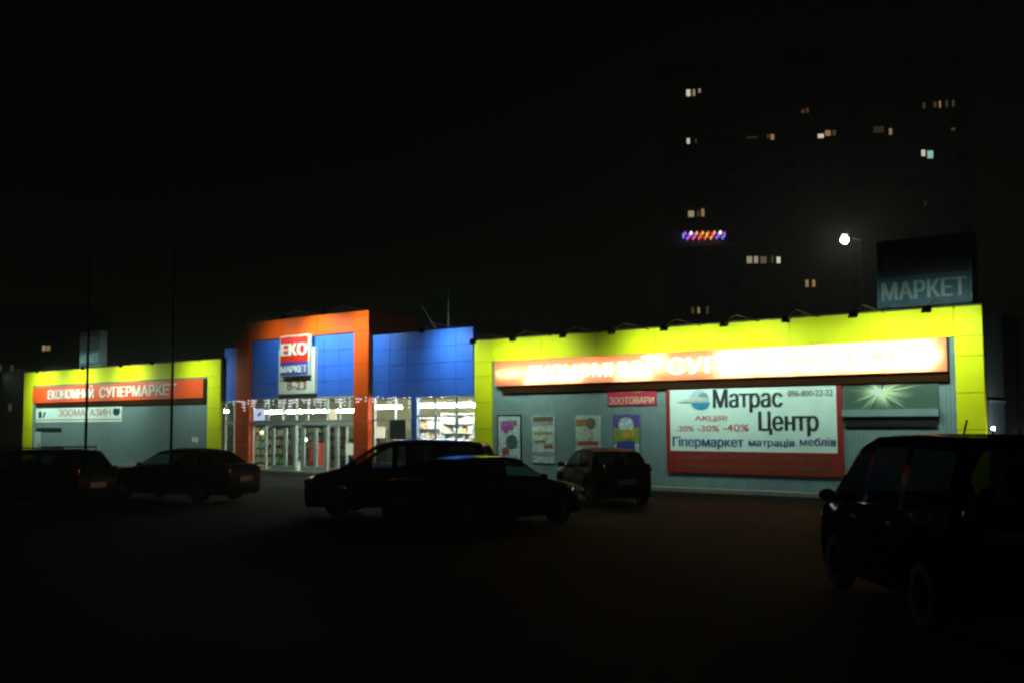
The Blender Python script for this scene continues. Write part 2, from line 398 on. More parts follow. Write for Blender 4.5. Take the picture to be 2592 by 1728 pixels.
# ------------------------------------------------------------------ long orange signs
def longsign(x0, x1, z0, z1, tx0, tx1, tz0, tz1, lit, label):
    o = thing('shop_sign', label, 'sign', ((x0+x1)/2, D-.15, z0), 'long orange signs on the wings')
    b = MB(); yf, yb = D-.15, D+.05
    b.box(x0, x1, yb-.02, yb, z0, z1); b.box(x0, x1, yf, yb-.02, z0, z0+.025); b.box(x0, x1, yf, yb-.02, z1-.025, z1)
    b.box(x0, x0+.025, yf, yb-.02, z0+.025, z1-.025); b.box(x1-.025, x1, yf, yb-.02, z0+.025, z1-.025)
    b.build('box', M['brown'], o)
    f = MB(); f.add([(x0+.003, yf-.006, z0+.003), (x1-.003, yf-.006, z0+.003), (x1-.003, yf-.006, z1-.003), (x0+.003, yf-.006, z1-.003)], [(0, 1, 2, 3)])
    f.build('face', trans('lit_orange_acrylic', (.80, .25, .12), .5) if lit else M['redsign'], o)
    lm = emit('lit_letter', (1, .96, .94), .75) if lit else M['white']; w_ = tx1-tx0
    text_mb('ЕКОНОМНИЙ', tx0, tx0+w_*.39, tz0, tz1+(tz1-tz0)*.22, yf-.01, .035, .03).build('lettering', lm, o)
    text_mb('СУПЕРМАРКЕТ', tx0+w_*.44, tx1, tz0, tz1, yf-.01, .035, .03).build('lettering', lm, o)
    lp = MB(); lp.box(x0+.25, x1-.01, D-.06, D+.05, z0-.25, z0-.002); lp.build('mounting_rail', mat('rail_brown', (.03, .012, .005), 1, spec=0), o)
    if lit:
        for (a, c, z, s) in lit:
            t = MB(); t.tube((a, D-.03, z), (c, D-.03, z), .022, 8); t.build('tube', emit('sign_tube', (1, .93, .82), s*9), o)
zl, zm, zh = 3.60, 3.86, 4.12
tubes = [(-26.0+1.2*k, -24.85+1.2*k, 3.86, 10) for k in range(8)] + [(-25.6, -24.9, zm, 12), (-24.7, -23.3, zl, 16), (-23.2, -22.2, zl, 14), (-22.4, -21.4, zm, 14), (-20.8, -19.4, zl, 12), (-19.6, -18.9, zh, 15)]
for k, x in enumerate((-17.0, -15.7, -14.4, -13.1, -11.8)):
    tubes += [(x, x+1.2, zl+.04, 20), (x, x+1.2, zh, 24)]
tubes += [(-11.4, -10.4, zm, 24)]
longsign(-26.1, -10.19, 3.42, 4.305, -24.45, -11.55, 3.60, 4.11, tubes, 'long sign glowing almost white on the right wing, lit from inside')
longsign(-61.5, -44.42, 3.34, 4.23, -59.6, -46.7, 3.52, 4.06, None, 'long unlit orange sign with white letters on the left wing')

# ------------------------------------------------------------------ logo board
lg = thing('logo_board', 'white board with red and blue panel over opening hours, above the entrance', 'sign', (-37.3, D-.16, 3.38))
b = MB(); b.box(-38.68, -36.22, D-.16, D, 3.38, 5.32); b.build('board', M['card'], lg, bevel=.006)
b = MB(); b.box(-38.70, -36.24, D-.14, D, 3.2, 3.37); b.build('bracket', M['dark'], lg)
b = MB(); b.box(-38.36, -36.40, D-.34, D-.162, 4.14, 5.84); b.build('logo_box', M['card'], lg, bevel=.006)
b = MB(); b.box(-38.32, -36.44, D-.35, D-.342, 4.72, 5.80); b.build('red_panel', M['logored'], lg)
b = MB(); b.box(-38.32, -36.44, D-.35, D-.342, 4.17, 4.716); b.build('blue_panel', M['logoblue'], lg)
text_mb('ЕКО', -38.22, -36.52, 5.00, 5.51, D-.351, .075, .03).build('lettering', M['white'], lg)
text_mb('МАРКЕТ', -38.26, -36.50, 4.29, 4.57, D-.351, .05, .02).build('lettering', M['white'], lg)
text_mb('8-23', -38.06, -36.78, 3.56, 3.93, D-.161, .02, .015).build('lettering', M['maroon'], lg)

# ------------------------------------------------------------------ banners and posters
Y0 = D+.040      # front of the ribbed wall
bn = thing('mattress_banner', 'big white banner with red border and dark lettering on the right wing', 'banner', (-16.1, Y0, .58))
nx, nz = 30, 14; v = []; f = []
for j in range(nz+1):
    for i in range(nx+1):
        x = -18.86+5.55*i/nx; z = 1.23+1.93*j/nz
        v.append((x, Y0-.05+.006*math.sin(i*.9+j*.5)*math.sin(j*.7), z))
for j in range(nz):
    for i in range(nx):
        a = j*(nx+1)+i; f.append((a, a+1, a+nx+2, a+nx+1))
b = MB(); b.add(v, f); b.build('sheet', M['vinyl'], bn, smooth=80)
b = MB(); b.box(-18.98, -18.84, Y0-.056, Y0-.02, .58, 3.18); b.box(-13.33, -13.16, Y0-.056, Y0-.02, .62, 3.18); b.box(-18.84, -13.33, Y0-.056, Y0-.02, .58, 1.24)
b.box(-18.84, -13.33, Y0-.04, Y0-.02, 1.24, 3.18)
b.build('border', M['bred'], bn)
yt = Y0-.058
for s, a, c, z0, z1, bo, m in (('Матрас', -17.27, -14.99, 2.40, 3.11, .03, 'ink'), ('Центр', -15.75, -13.89, 1.71, 2.43, .03, 'ink'), ('096-800-22-22', -14.80, -13.43, 2.85, 3.02, 0, 'ink'),
        ('АКЦіЯ!', -17.93, -16.81, 2.14, 2.32, .03, 'rink'), ('-20%', -18.62, -17.98, 1.84, 2.0, .0, 'rink'), ('-30%', -17.85, -17.10, 1.84, 2.02, .0, 'rink'), ('-40%', -16.95, -16.09, 1.85, 2.05, .01, 'rink'),
        ('Гіпермаркет', -18.74, -16.28, 1.30, 1.68, .03, 'bink'), ('матраців', -16.10, -14.63, 1.36, 1.63, .025, 'bink'), ('меблів', -14.46, -13.38, 1.44, 1.67, .025, 'bink')):
    text_mb(s, a, c, z0, z1, yt, bo, .004).build('lettering', M[m], bn)
sm = MB()                                     # two rows of small dark print too small to read
for z, h in ((.98, .13), (.70, .14)):
    x = -18.6
    while x < -13.6:
        for _ in range(random.randint(4, 9)):
            wd = random.uniform(.035, .06)
            if x+wd > -13.45: break
            sm.box(x, x+wd*.35, yt-.004, yt, z, z+h); sm.box(x+wd*.35, x+wd, yt-.004, yt, z+random.choice((0, h*.4, h*.8)), z+h*.2+random.choice((0, h*.4, h*.8)))
            x += wd+.02
        x += .1
tag(sm.build('small_print', cmat('print_green', (.07, .10, .06)), bn), kind='stuff')
b = MB(); b.disc(-17.77, 2.80, .35, .31, yt); b.build('emblem', cmat('globe_pale', (.36, .55, .66)), bn)
b = MB(); b.disc(-17.72, 2.72, .33, .22, yt-.005, a0=180, a1=360); b.build('emblem', cmat('globe_blue', (.03, .25, .45)), bn)
b = MB(); b.disc(-17.62, 2.92, .16, .10, yt-.005); b.build('emblem', cmat('globe_land', (.16, .30, .34)), bn)
b = MB(); b.sheet([(-18.58, 2.76), (-18.4, 2.72), (-17.5, 2.78), (-17.48, 2.86), (-17.95, 2.90)], yt-.009); b.build('emblem', cmat('globe_wing', (.55, .6, .58)), bn)

zb = thing('pet_goods_banner', 'small crimson banner with cream capitals, tucked under the glowing sign', 'banner', (-20.3, Y0, 2.67))
b = MB(); b.box(-21.27, -19.36, Y0-.03, Y0, 2.67, 3.2); b.build('sheet', cmat('crimson', (.50, .025, .08)), zb)
text_mb('ЗООТОВАРИ', -21.18, -19.45, 2.72, 2.94, Y0-.031, .02, .005).build('lettering', cmat('cream_ink', (.6, .58, .38)), zb)
b = MB(); b.disc(-20.7, 3.1, .1, .06, Y0-.031); b.disc(-20.2, 3.08, .22, .05, Y0-.031); b.build('emblem', M['rink'], zb)
b = MB(); b.disc(-20.05, 3.13, .3, .045, Y0-.036); b.build('emblem', cmat('olive_ink', (.2, .25, .08)), zb)

zm_ = thing('pet_shop_banner', 'white banner with red capitals and a dark animal badge on the left wing', 'banner', (-56.7, Y0, 2.3))
b = MB(); b.box(-61.4, -52.0, Y0-.03, Y0, 2.25, 3.03); b.build('sheet', M['vinyl'], zm_)
text_mb('ЗООМАГАЗИН', -58.7, -53.1, 2.58, 2.95, Y0-.031, .02, .005).build('lettering', M['rink'], zm_)
b = MB(); b.box(-61.3, -52.1, Y0-.035, Y0-.03, 2.36, 2.41); b.build('red_line', M['rink'], zm_)
b = MB(); b.disc(-52.5, 2.76, .36, .19, Y0-.031); b.sheet([(-52.85, 2.85), (-52.75, 2.99), (-52.6, 2.9)], Y0-.031); b.sheet([(-52.4, 2.9), (-52.25, 2.99), (-52.15, 2.85)], Y0-.031); b.build('emblem', M['ink'], zm_)
b = MB(); b.box(-61.05, -60.7, Y0-.035, Y0-.03, 2.5, 2.86); b.sheet([(-60.6, 2.5), (-60.4, 2.52), (-60.2, 2.86), (-60.45, 2.8)], Y0-.03, .005); b.build('emblem', M['ink'], zm_)

def poster(x0, x1, z0, z1, base, shapes, label, frame=None):
    o = thing('poster', label, 'poster', ((x0+x1)/2, Y0, z0), 'posters on the right wing wall')
    b = MB(); b.box(x0, x1, Y0-.03, Y0, z0, z1); b.build('sheet', base, o)
    if frame:
        b = MB(); e = .05
        b.box(x0-e, x0, Y0-.045, Y0, z0-e, z1+e); b.box(x1, x1+e, Y0-.045, Y0, z0-e, z1+e); b.box(x0, x1, Y0-.045, Y0, z1, z1+e); b.box(x0, x1, Y0-.045, Y0, z0-e, z0)
        b.build('frame', frame, o)
    k = 0
    for (kind, u, vv, a, c, m) in shapes:
        s = MB(); cx = x0+(x1-x0)*u; cz = z0+(z1-z0)*vv; k += 1; yy = Y0-.031-.002*k
        if kind == 'o': s.disc(cx, cz, a, c, yy, .0018)
        else: s.sheet([(cx-a, cz-c), (cx+a, cz-c*.9), (cx+a, cz+c), (cx-a, cz+c*.9)], yy, .0018)
        s.build('print', m, o)
cp = cmat
poster(-26.08, -25.05, .75, 2.36, cp('poster_pale', (.42, .56, .56)), [('r', .5, .84, .38, .10, cp('pr_violet', (.26, .12, .32))), ('r', .42, .76, .3, .12, cp('pr_magenta', (.35, .08, .30))), ('o', .36, .68, .12, .1, cp('pr_magenta', (.35, .08, .3))), ('o', .62, .44, .28, .25, cp('pr_slate', (.05, .10, .11))), ('o', .35, .22, .17, .17, cp('pr_rust', (.28, .06, .03))), ('r', .62, .12, .3, .06, cp('pr_lilac', (.35, .42, .55)))],
       'pale poster with magenta lettering patch and dark round shape, nearest the yellow column', M['seam'])
poster(-24.5, -23.5, .75, 2.36, cp('poster_mint', (.40, .52, .48)), [('r', .5, .93, .45, .09, cp('pr_umber', (.12, .11, .07))), ('r', .5, .83, .46, .06, cp('pr_greyviolet', (.26, .26, .30))), ('r', .5, .63, .42, .05, cp('pr_ochre', (.30, .26, .12))), ('r', .35, .45, .25, .05, cp('pr_dullred', (.26, .13, .11))), ('r', .72, .36, .2, .07, cp('pr_dullred', (.26, .13, .11))), ('r', .5, .20, .45, .06, cp('pr_bluegrey', (.20, .28, .38)))],
       'pale green poster with dark heading bar, second from the yellow column')
poster(-22.6, -21.55, .75, 2.36, cp('poster_grey', (.36, .46, .42)), [('r', .28, .85, .26, .12, cp('pr_orange', (.34, .14, .03))), ('o', .62, .83, .18, .2, cp('pr_umber', (.12, .11, .07))), ('o', .45, .62, .3, .14, cp('pr_beige', (.42, .42, .36))), ('r', .5, .43, .42, .07, cp('pr_red', (.30, .05, .04))), ('r', .58, .28, .36, .12, cp('pr_dark_red', (.22, .06, .05))), ('o', .22, .27, .1, .1, M['white']), ('r', .45, .32, .25, .03, cp('pr_beige', (.42, .42, .36)))],
       'poster with orange and dark red patches, third from the yellow column')
poster(-21.05, -20.0, .75, 2.38, cp('poster_violet', (.11, .07, .30)), [('r', .5, .55, .5, .32, cp('pr_olive', (.20, .28, .05))), ('o', .5, .80, .3, .24, cp('pr_cap', (.45, .58, .62))), ('o', .55, .62, .26, .15, cp('pr_gold', (.45, .30, .05))), ('r', .5, .22, .5, .34, cp('poster_pale', (.42, .56, .56))), ('r', .48, .30, .36, .30, cp('pr_navy', (.04, .05, .22))), ('r', .48, .2, .3, .03, cp('pr_bluegrey', (.2, .28, .38)))],
       'violet poster with pale cap shape over a navy block, beside the red banner')

fp = thing('firework_panel', 'dark picture panel with a pale starburst, right of the white banner', 'panel', (-11.8, Y0, 2.4))
b = MB(); b.box(-13.12, -10.5, Y0-.03, Y0, 2.45, 3.2); b.build('sheet', cmat('night_print', (.05, .10, .08)), fp)
b = MB()
for k in range(150):
    a = random.uniform(0, 2*math.pi); L = random.uniform(.35, .95); cx, cz = -12.05, 2.92
    wv = random.uniform(.006, .017); dx, dz = math.cos(a), math.sin(a)
    pts = [(cx-dz*wv, cz+dx*wv*.6), (cx+dz*wv, cz-dx*wv*.6), (cx+dx*L*1.1, cz+dz*L*.75)]
    pts = [(min(max(p[0], -13.1), -10.52), min(max(p[1], 2.46), 3.19)) for p in pts]
    b.sheet(pts, Y0-.031, .0015+.00003*k)
b.sheet([(-12.05, 2.9), (-12.05, 2.95), (-10.9, 3.1), (-10.85, 3.12)][:3], Y0-.031, .007)
b.build('starburst', cmat('spark_print', (.62, .80, .52)), fp)
b = MB(); b.disc(-12.15, 2.92, .17, .10, Y0-.038, .002); b.build('starburst', cmat('spark_core', (.6, .72, .62)), fp)
b = MB(); b.box(-13.14, -10.48, Y0-.14, Y0, 2.26, 2.45); b.build('ledge', M['grey'], fp)
vs = thing('vent_slot', 'long black vent slot under the starburst panel', 'vent', (-11.8, Y0, 1.97))
b = MB(); b.box(-13.1, -10.55, Y0-.05, Y0, 1.97, 2.2); b.build('frame', M['dark'], vs)
b = MB()
for k in range(4): b.box(-13.06, -10.59, Y0-.062, Y0-.051, 1.99+.05*k, 2.015+.05*k)
b.build('louvre', M['trim'], vs)
vs = thing('vent_slot', 'short black vent slot on the left wing under the white banner', 'vent', (-59.8, Y0, 1.75))
b = MB(); b.box(-61.3, -58.4, Y0-.05, Y0, 1.76, 1.95); b.build('frame', M['dark'], vs)
b = MB()
for k in range(3): b.box(-61.26, -58.44, Y0-.062, Y0-.051, 1.78+.055*k, 1.81+.055*k)
b.build('louvre', M['trim'], vs)
o = thing('side_door', 'pale narrow door at the left end of the left wing', 'door', (-61.3, Y0, .13))
b = MB(); b.box(-61.5, -60.75, Y0-.04, Y0, .13, 1.72); b.build('leaf', M['alu'], o); b = MB(); b.box(-60.9, -60.86, Y0-.09, Y0-.04, .9, 1.05); b.build('handle', M['dark'], o)
o = thing('paper_notice', 'small paper notice taped on the left wing near its right column', 'notice', (-45.3, Y0, 1.25))
b = MB(); b.box(-45.55, -45.33, Y0-.012, Y0, 1.28, 1.5); b.box(-45.27, -45.05, Y0-.012, Y0, 1.27, 1.5); b.build('sheet', M['card'], o)

# ------------------------------------------------------------------ floodlights on the roof edge
lens_m = emit('flood_lens', (.86, 1, .86), 6)
FC = (.77, 1.0, .80)
def flood(x, z, watt, label, reach=2.0, aim=None, cone=126, y=D, blend=1):
    o = thing('floodlight', label, 'floodlight', (x, y, z), 'floodlights along the roof edge')
    L = Vector((x, y-reach, z-.2 if reach > .5 else z)); T = Vector(aim or (x, D, z-1.5)); d = (T-L).normalized()
    a = MB(); a.tube((x, y+.12, z), (x, y-reach*.7, z+.12), .014, 6); a.tube((x, y-reach*.7, z+.12), tuple(L-d*.06), .014, 6); a.build('arm', M['dark'], o)
    s = d.cross(Vector((0, 0, 1))).normalized(); u = s.cross(d)
    h = MB(); v = []
    for k, sc in ((-.12, .55), (.0, 1)):
        for i, j in ((-1, -1), (1, -1), (1, 1), (-1, 1)): v.append(L+d*k+s*(.13*sc*i)+u*(.09*sc*j))
    h.add(v, [(0,1,2,3),(0,4,5,1),(1,5,6,2),(2,6,7,3),(3,7,4,0)]); h.build('housing', M['dark'], o)
    v = [L+d*(-.004)+s*(.12*i)+u*(.08*j) for i, j in ((-1, -1), (1, -1), (1, 1), (-1, 1))]
    h = MB(); h.add(v, [(0,1,2,3)]); h.build('lens', lens_m if watt else M['night'], o)
    if watt:
        ld = bpy.data.lights.new('flood_beam', 'SPOT'); ld.energy = watt; ld.color = FC; ld.spot_size = R(cone); ld.spot_blend = blend; ld.shadow_soft_size = .1
        lo = bpy.data.objects.new('flood_beam', ld); col.objects.link(lo); lo.parent = o
        q = L+d*.05-Vector((x, y, z)); lo.location = q; lo.rotation_euler = d.to_track_quat('-Z', 'Y').to_euler()
RW = [(-25.4, 300), (-23.6, 260), (-21.5, 0), (-19.6, 330), (-17.7, 330), (-15.7, 330), (-13.8, 120), (-11.9, 330), (-10.0, 330)]
where = ['at its end by the blue cladding', 'second from the blue cladding', 'burnt out and dark above the third poster', 'above the gap left of the white banner', 'above the globe emblem of the white banner', 'above the middle of the white banner', 'weak, above the right border of the white banner', 'above the starburst panel', 'at its far right corner']
for (x, p), wl in zip(RW, where): flood(x, 5.06, p, 'floodlight of the right wing, ' + wl)
LW = [(-60.3, 560), (-56.0, 560), (-51.2, 560), (-47.6, 0), (-44.9, 340)]
where = ['at its far left end', 'second from its left end', 'at its middle', 'burnt out', 'at its end by the blue cladding']
for (x, p), wl in zip(LW, where): flood(x, 5.06, p*1.35, 'floodlight of the left wing, ' + wl, 2.5, cone=140)
flood(-35.9, 6.6, 760, 'floodlight on top of the orange entrance frame, above the logo board')
flood(-38.6, 6.6, 170, 'added weak floodlight on the orange entrance frame, left of the logo board')  # added lamp, brightens the logo board and the blue cladding beside it
flood(-33.2, 6.6, 520, 'floodlight on top of the orange entrance frame, at its right corner')
flood(-28.2, 5.62, 330, 'floodlight above the right half of the blue cladding', 1.7, aim=(-28.3, D, 4.5), cone=125)

# ------------------------------------------------------------------ roof signs, mast
def roofsign(x0, x1, label, text):
    o = thing('roof_sign', label, 'sign', ((x0+x1)/2, D+1.5, 5.0), 'box signs on the roofs')
    b = MB(); b.box(x0, x1, D+1.52, D+1.95, 5.35, 7.3); b.build('cabinet', M['alu'], o)
    b = MB(); b.box(x0+.02, x1-.02, D+1.5, D+1.516, 5.38, 6.22); b.build('blue_panel', cmat('roof_blue', (.045, .13, .20)), o)
    b = MB(); b.box(x0+.02, x1-.02, D+1.5, D+1.516, 6.225, 7.28); b.build('red_panel', cmat('roof_top', (.055, .055, .065)), o)  # upper panel coloured near black, for the light dying out upwards
    text_mb('МАРКЕТ', x0+.16, x1-.14, 5.56, 6.07, D+1.499, .04, .02).build('lettering', cmat('faded_white', (.32, .44, .44)), o)  # letters in a duller tone than the plain white
    text_mb('ЕКО', x0+.25, x1-.25, 6.5, 7.0, D+1.499, .05, .02).build('lettering', cmat('faded_grey', (.12, .14, .14)), o)  # upper letters darker: the upward loss of light is in their colour
    b = MB()
    for x in (x0+.2, x1-.2): b.tube((x, D+1.7, 4.9), (x, D+1.7, 5.36), .04); b.tube((x, D+1.85, 4.9), (x, D+1.85, 5.36), .04)
    b.build('support', M['dark'], o)
roofsign(-12.7, -10.05, 'blue and red box sign on the roof at the right end of the right wing', True)
roofsign(-59.45, -57.2, 'pale box sign on the left wing roof, far left behind the thin pole', True)
o = thing('antenna_mast', 'thin antenna mast with stay wire on roof right of the orange block', 'antenna', (-30.0, D+1.5, 5.0))
b = MB(); b.tube((-30.03, D+1.5, 5.0), (-30.03, D+1.5, 7.45), .022); b.build('pole', M['alu'], o)
b = MB(); b.tube((-30.03, D+1.5, 7.35), (-30.7, D+1.5, 7.3), .008, 6); b.tube((-30.03, D+1.5, 7.2), (-29.8, D+1.5, 7.2), .008, 6); b.build('crossbar', M['alu'], o)
b = MB(); b.tube((-30.0, D+.9, 5.6), (-31.1, D+1.1, 6.75), .016, 6); b.build('stay', M['alu'], o)

# ------------------------------------------------------------------ icicle garland
gl = thing('icicle_garland', 'white icicle fairy lights hung under the blue cladding across the entrance', 'fairy lights', (-37, D-.16, 3.1))
pts = []
spans = [(-41.95, -32.85, D-.16), (-32.8, -30.7, D+.05)]
for xa, xb, yy in spans:
    n = int((xb-xa)/.14); prev = None; wire = MB()
    for i in range(n+1):
        x = xa+(xb-xa)*i/n; z = 3.14+.025*math.sin(i*.8); wire_p = (x, yy, z)
        if prev: wire.tube(prev, wire_p, .006, 4)
        prev = wire_p
        if random.random() < .62:
            dl = random.choice((.1, .18, .26, .4)) * random.uniform(.6, 1.2)
            wire.tube(wire_p, (x, yy, z-dl), .004, 4)
            k = 0
            while k < dl:
                pts.append((x+random.uniform(-.015, .015), yy-.012, z-k-random.uniform(0, .04))); k += .12
    wire.build('wire', M['dark'], gl)

ball = MB(); ball.ball((0, 0, 0), .022, n=6, m=4)
bulb_m = emit('led_white', (.86, .88, 1), 2.2)
random.shuffle(pts)
first = None
for p in pts[:100]:
    if first is None:
        first = ball.build('bulb', bulb_m, None); first.parent = gl; ob_ = first
    else:
        ob_ = first.copy(); col.objects.link(ob_); ob_.parent = gl
    ob_.location = Vector(p)-gl.location
rest = MB()
for p in pts[100:]: rest.ball(p, .022, n=6, m=4)
tag(rest.build('bulbs', bulb_m, gl), kind='stuff')

# ------------------------------------------------------------------ poles and lamps
def pole(x, y, h, r, label):
    o = thing('street_pole', label, 'pole', (x, y, 0), 'thin dark poles by the left wing')
    b = MB(); b.tube((x, y, 0), (x, y, h), r, 10, r*.7); b.build('shaft', M['matte'], o)
    b = MB(); b.tube((x, y, 0), (x, y, .35), r*1.8, 10); b.build('base', M['matte'], o)
    b = MB(); b.tube((x, y, h), (x+.5, y-.5, h+.2), r*.5, 8); b.build('bracket', M['matte'], o)
pole(-38.02, 19.9, 9, .055, 'thin dark pole crossing the left end of the left wing')
pole(-35.68, 21.95, 9, .055, 'thin dark pole crossing the right end of the left wing')
o = thing('street_lamp', 'bright white street lamp shining above the shop roof before the tower block', 'street lamp', (-25.9, 60.2, 0))
b = MB(); b.tube((-25.9, 60.2, 0), (-25.9, 60.2, 12.5), .06, 10, .04); b.build('pole', M['matte'], o)
b = MB(); b.tube((-25.9, 60.2, 12.5), (-25.55, 57.3, 12.6), .035, 8); b.build('arm', M['matte'], o)
b = MB(); b.ball((-25.5, 57.2, 12.13), .20, .20, .19, 16, 10); b.build('globe', emit('lamp_white', (1, .93, .86), 200), o, smooth=60)
b = MB(); b.tube((-25.5, 57.2, 12.40), (-25.5, 57.2, 12.55), .2, 12, .08); b.build('cap', M['dark'], o)

o = thing('bollard_lamp', 'tiny bright lamp on a low post beside the right yellow column', 'lamp', (-8.83, 28.1, 0))
b = MB(); b.tube((-8.83, 28.1, 0), (-8.83, 28.1, 1.88), .03); b.build('post', M['dark'], o)
b = MB(); b.ball((-8.83, 28.1, 1.94), .038); b.build('bulb', emit('path_lamp', (.95, 1, .92), 60), o, smooth=60)
ld = bpy.data.lights.new('lamp_light', 'POINT'); ld.energy = 22; ld.color = (1, .95, .97); ld.shadow_soft_size = .05
lo = bpy.data.objects.new('lamp_light', ld); col.objects.link(lo); lo.parent = o; lo.location = (.25, 1.0, 1.75)
dp = MB(); dp.box(-9.33, -9.05, 30.72, 31.12, .02, 4.9); dp.build('downpipe_casing', M['matte'], shop)
dp = MB(); dp.box(-9.34, -9.29, D+.3, D+19, 2.6, 2.66); dp.box(-9.34, -9.29, D+.3, D+19, .02, .4); dp.build('side_trim', M['alu'], shop)

# ------------------------------------------------------------------ tower block
tw = thing('tower_block', 'tall dark apartment block behind the right wing with a few lit windows', 'apartment block', (-55.8, 117.22, 0), rz=R(33.1), local=True)
b = MB(); b.box(-17.4, 17.85, 0, 14, 0, 43.5); b.build('wall', M['conc'], tw)
b = MB(); b.box(-17.7, 18.15, -.3, 14.3, 43.5, 44.2); b.box(-3, 3, 4, 9, 44.2, 47); b.build('roof', M['roofdark'], tw)
warm, pale, cool = emit('window_warm', (1, .62, .22), .34), emit('window_pale', (1, .87, .52), .36), emit('window_cool', (.62, 1, .95), .6)
dimw, dimr, dimp = emit('window_dim', (1, .7, .3), .06), emit('window_red', (1, .3, .1), .10), emit('window_pinkish', (1, .6, .45), .14)
whitew = emit('window_white', (1, .93, .68), .8); dimmer = emit('window_faint', (1, .65, .25), .03)
LIT = [(-14.2, 41.0, .55, 1.0, whitew), (-13.55, 41.0, .3, 1.0, pale), (-12.9, 41.2, .3, .6, pale), (-1.05, 38.2, .5, .5, dimr), (-.55, 38.3, .35, .7, dimw),
       (12.5, 38.3, .3, .9, dimw), (13.7, 38.35, .4, .8, dimw), (14.25, 38.35, .25, 1.0, warm), (15.0, 38.4, .3, 1, dimw), (15.7, 38.4, .3, 1, dimw),
       (-14.3, 35.2, .4, .8, whitew), (-13.4, 35.2, .2, .6, dimw), (-4.6, 35.3, .5, .8, warm), (-5.1, 35.4, .3, .5, dimr), (-6.9, 35.35, 1.6, .25, dimmer), (.9, 35.2, .8, .6, whitew), (1.7, 35.5, .7, .8, warm), (2.4, 35.5, .5, .8, dimw),
       (7.4, 35.7, 1.4, .9, dimmer), (8.7, 35.4, .4, .9, warm), (15.6, 35.4, .5, .4, dimw), (12.25, 32.75, .5, .9, whitew), (13.0, 32.55, .75, 1.1, cool),
       (-14.1, 26.5, .8, .9, pale), (-13.25, 26.5, .35, .8, dimw), (-12.75, 26.6, .4, 1.1, warm), (-7.5, 20.9, .7, 1.0, pale), (-6.75, 20.9, .55, 1.0, pale), (-5.9, 20.85, .8, 1.0, dimp), (-4.9, 20.9, .3, 1, dimw), (-4.2, 20.8, .5, .9, whitew),
       (-1.05, 18.0, .4, 1.0, warm), (-.3, 18.0, .4, 1.0, warm), (-14.1, 15.1, .35, .9, dimw), (-13.4, 15.1, .3, .9, warm), (-12.4, 15.1, .3, 1.1, dimw), (12.3, 26.9, .3, .6, dimmer)]
def win(cx, cz, ww, hh, m):
    f = MB(); e = .06; y = -.03
    f.box(cx-ww/2-e, cx-ww/2, y-.05, y+.03, cz-hh/2-e, cz+hh/2+e); f.box(cx+ww/2, cx+ww/2+e, y-.05, y+.03, cz-hh/2-e, cz+hh/2+e)
    f.box(cx-ww/2, cx+ww/2, y-.05, y+.03, cz+hh/2, cz+hh/2+e); f.box(cx-ww/2, cx+ww/2, y-.05, y+.03, cz-hh/2-e, cz-hh/2)
    o = f.build('window', M['conc'], tw)
    p = MB(); p.box(cx-ww/2, cx+ww/2, y-.01, y+.02, cz-hh/2, cz+hh/2); p.build('pane', m, o)
for q in LIT: win(q[0], q[1], q[2]*.85, q[3]*.82, q[4])
n = 0
for fl in range(1, 15):
    for cx in (-9.5, -2.6, 4.6, 10.6, 16.6):
        cz = 1.4+2.79*fl
        if n < 60 and all(abs(cx-q[0]) > 2 or abs(cz-q[1]) > 1.2 for q in LIT): win(cx, cz, 1.3, 1.2, M['night']); n += 1
for fl in range(1, 15):
    b = MB(); b.box(-15.3, -10.2, -.9, 0, 2.79*fl-.75, 2.79*fl+.25); b.build('balcony', M['conc'], tw)
gg = thing('balcony_garland', 'purple and orange fairy lights strung on a tower block balcony', 'fairy lights', (-55.8, 117.22, 0), rz=R(33.1), local=True)
b = MB(); b.box(-15.2, -10.25, -.96, -.93, 24.25, 24.28); b.box(-15.2, -10.25, -.96, -.93, 23.2, 23.23); b.build('wire', M['dark'], gg)
cols = {'violet': (.45, .1, 1), 'white': (1, .85, .9), 'red': (1, .12, .05), 'amber': (1, .5, .08), 'azure': (.15, .25, 1)}
seq = ['azure', 'violet', 'violet', 'violet', 'white', 'red', 'violet', 'amber', 'red', 'red', 'amber', 'red', 'amber', 'red', 'amber', 'red', 'amber', 'violet', 'azure', 'white', 'azure', 'violet']
for i, c in enumerate(seq):
    b = MB(); cx = -15.05+4.7*i/(len(seq)-1)
    b.ball((cx, -.97, 23.75+.35*math.sin(i*2.1)), .12, .1, .22 if i % 3 else .34, 8, 6)
    b.build('bulb', emit('led_'+c, cols[c], 1.4 if c != 'white' else 3), gg)

ft = thing('far_block', 'dark far apartment block at left edge with three faint orange windows', 'apartment block', (-159.3, 73.3, 0), rz=R(41), local=True)
b = MB(); b.box(-9, 9, 0, 10, 0, 19); b.build('wall', M['conc'], ft); b = MB(); b.box(-9.3, 9.3, -.3, 10.3, 19, 19.5); b.build('roof', M['roofdark'], ft)
for cx, cz, ww, hh, m in ((3.1, 13.3, .45, .8, pale), (3.75, 13.3, .6, .7, warm), (-1.5, 10.4, .4, .9, dimw), (-3.2, 10.4, .4, .9, dimw), (-1.6, 4.65, .5, 1.1, dimw)):
    f = MB(); f.box(cx-ww/2-.07, cx+ww/2+.07, -.03, 0, cz-hh/2-.07, cz+hh/2+.07); o = f.build('window', M['conc'], ft)
    f = MB(); f.box(cx-ww/2, cx+ww/2, -.05, -.031, cz-hh/2, cz+hh/2); f.build('pane', m, o)

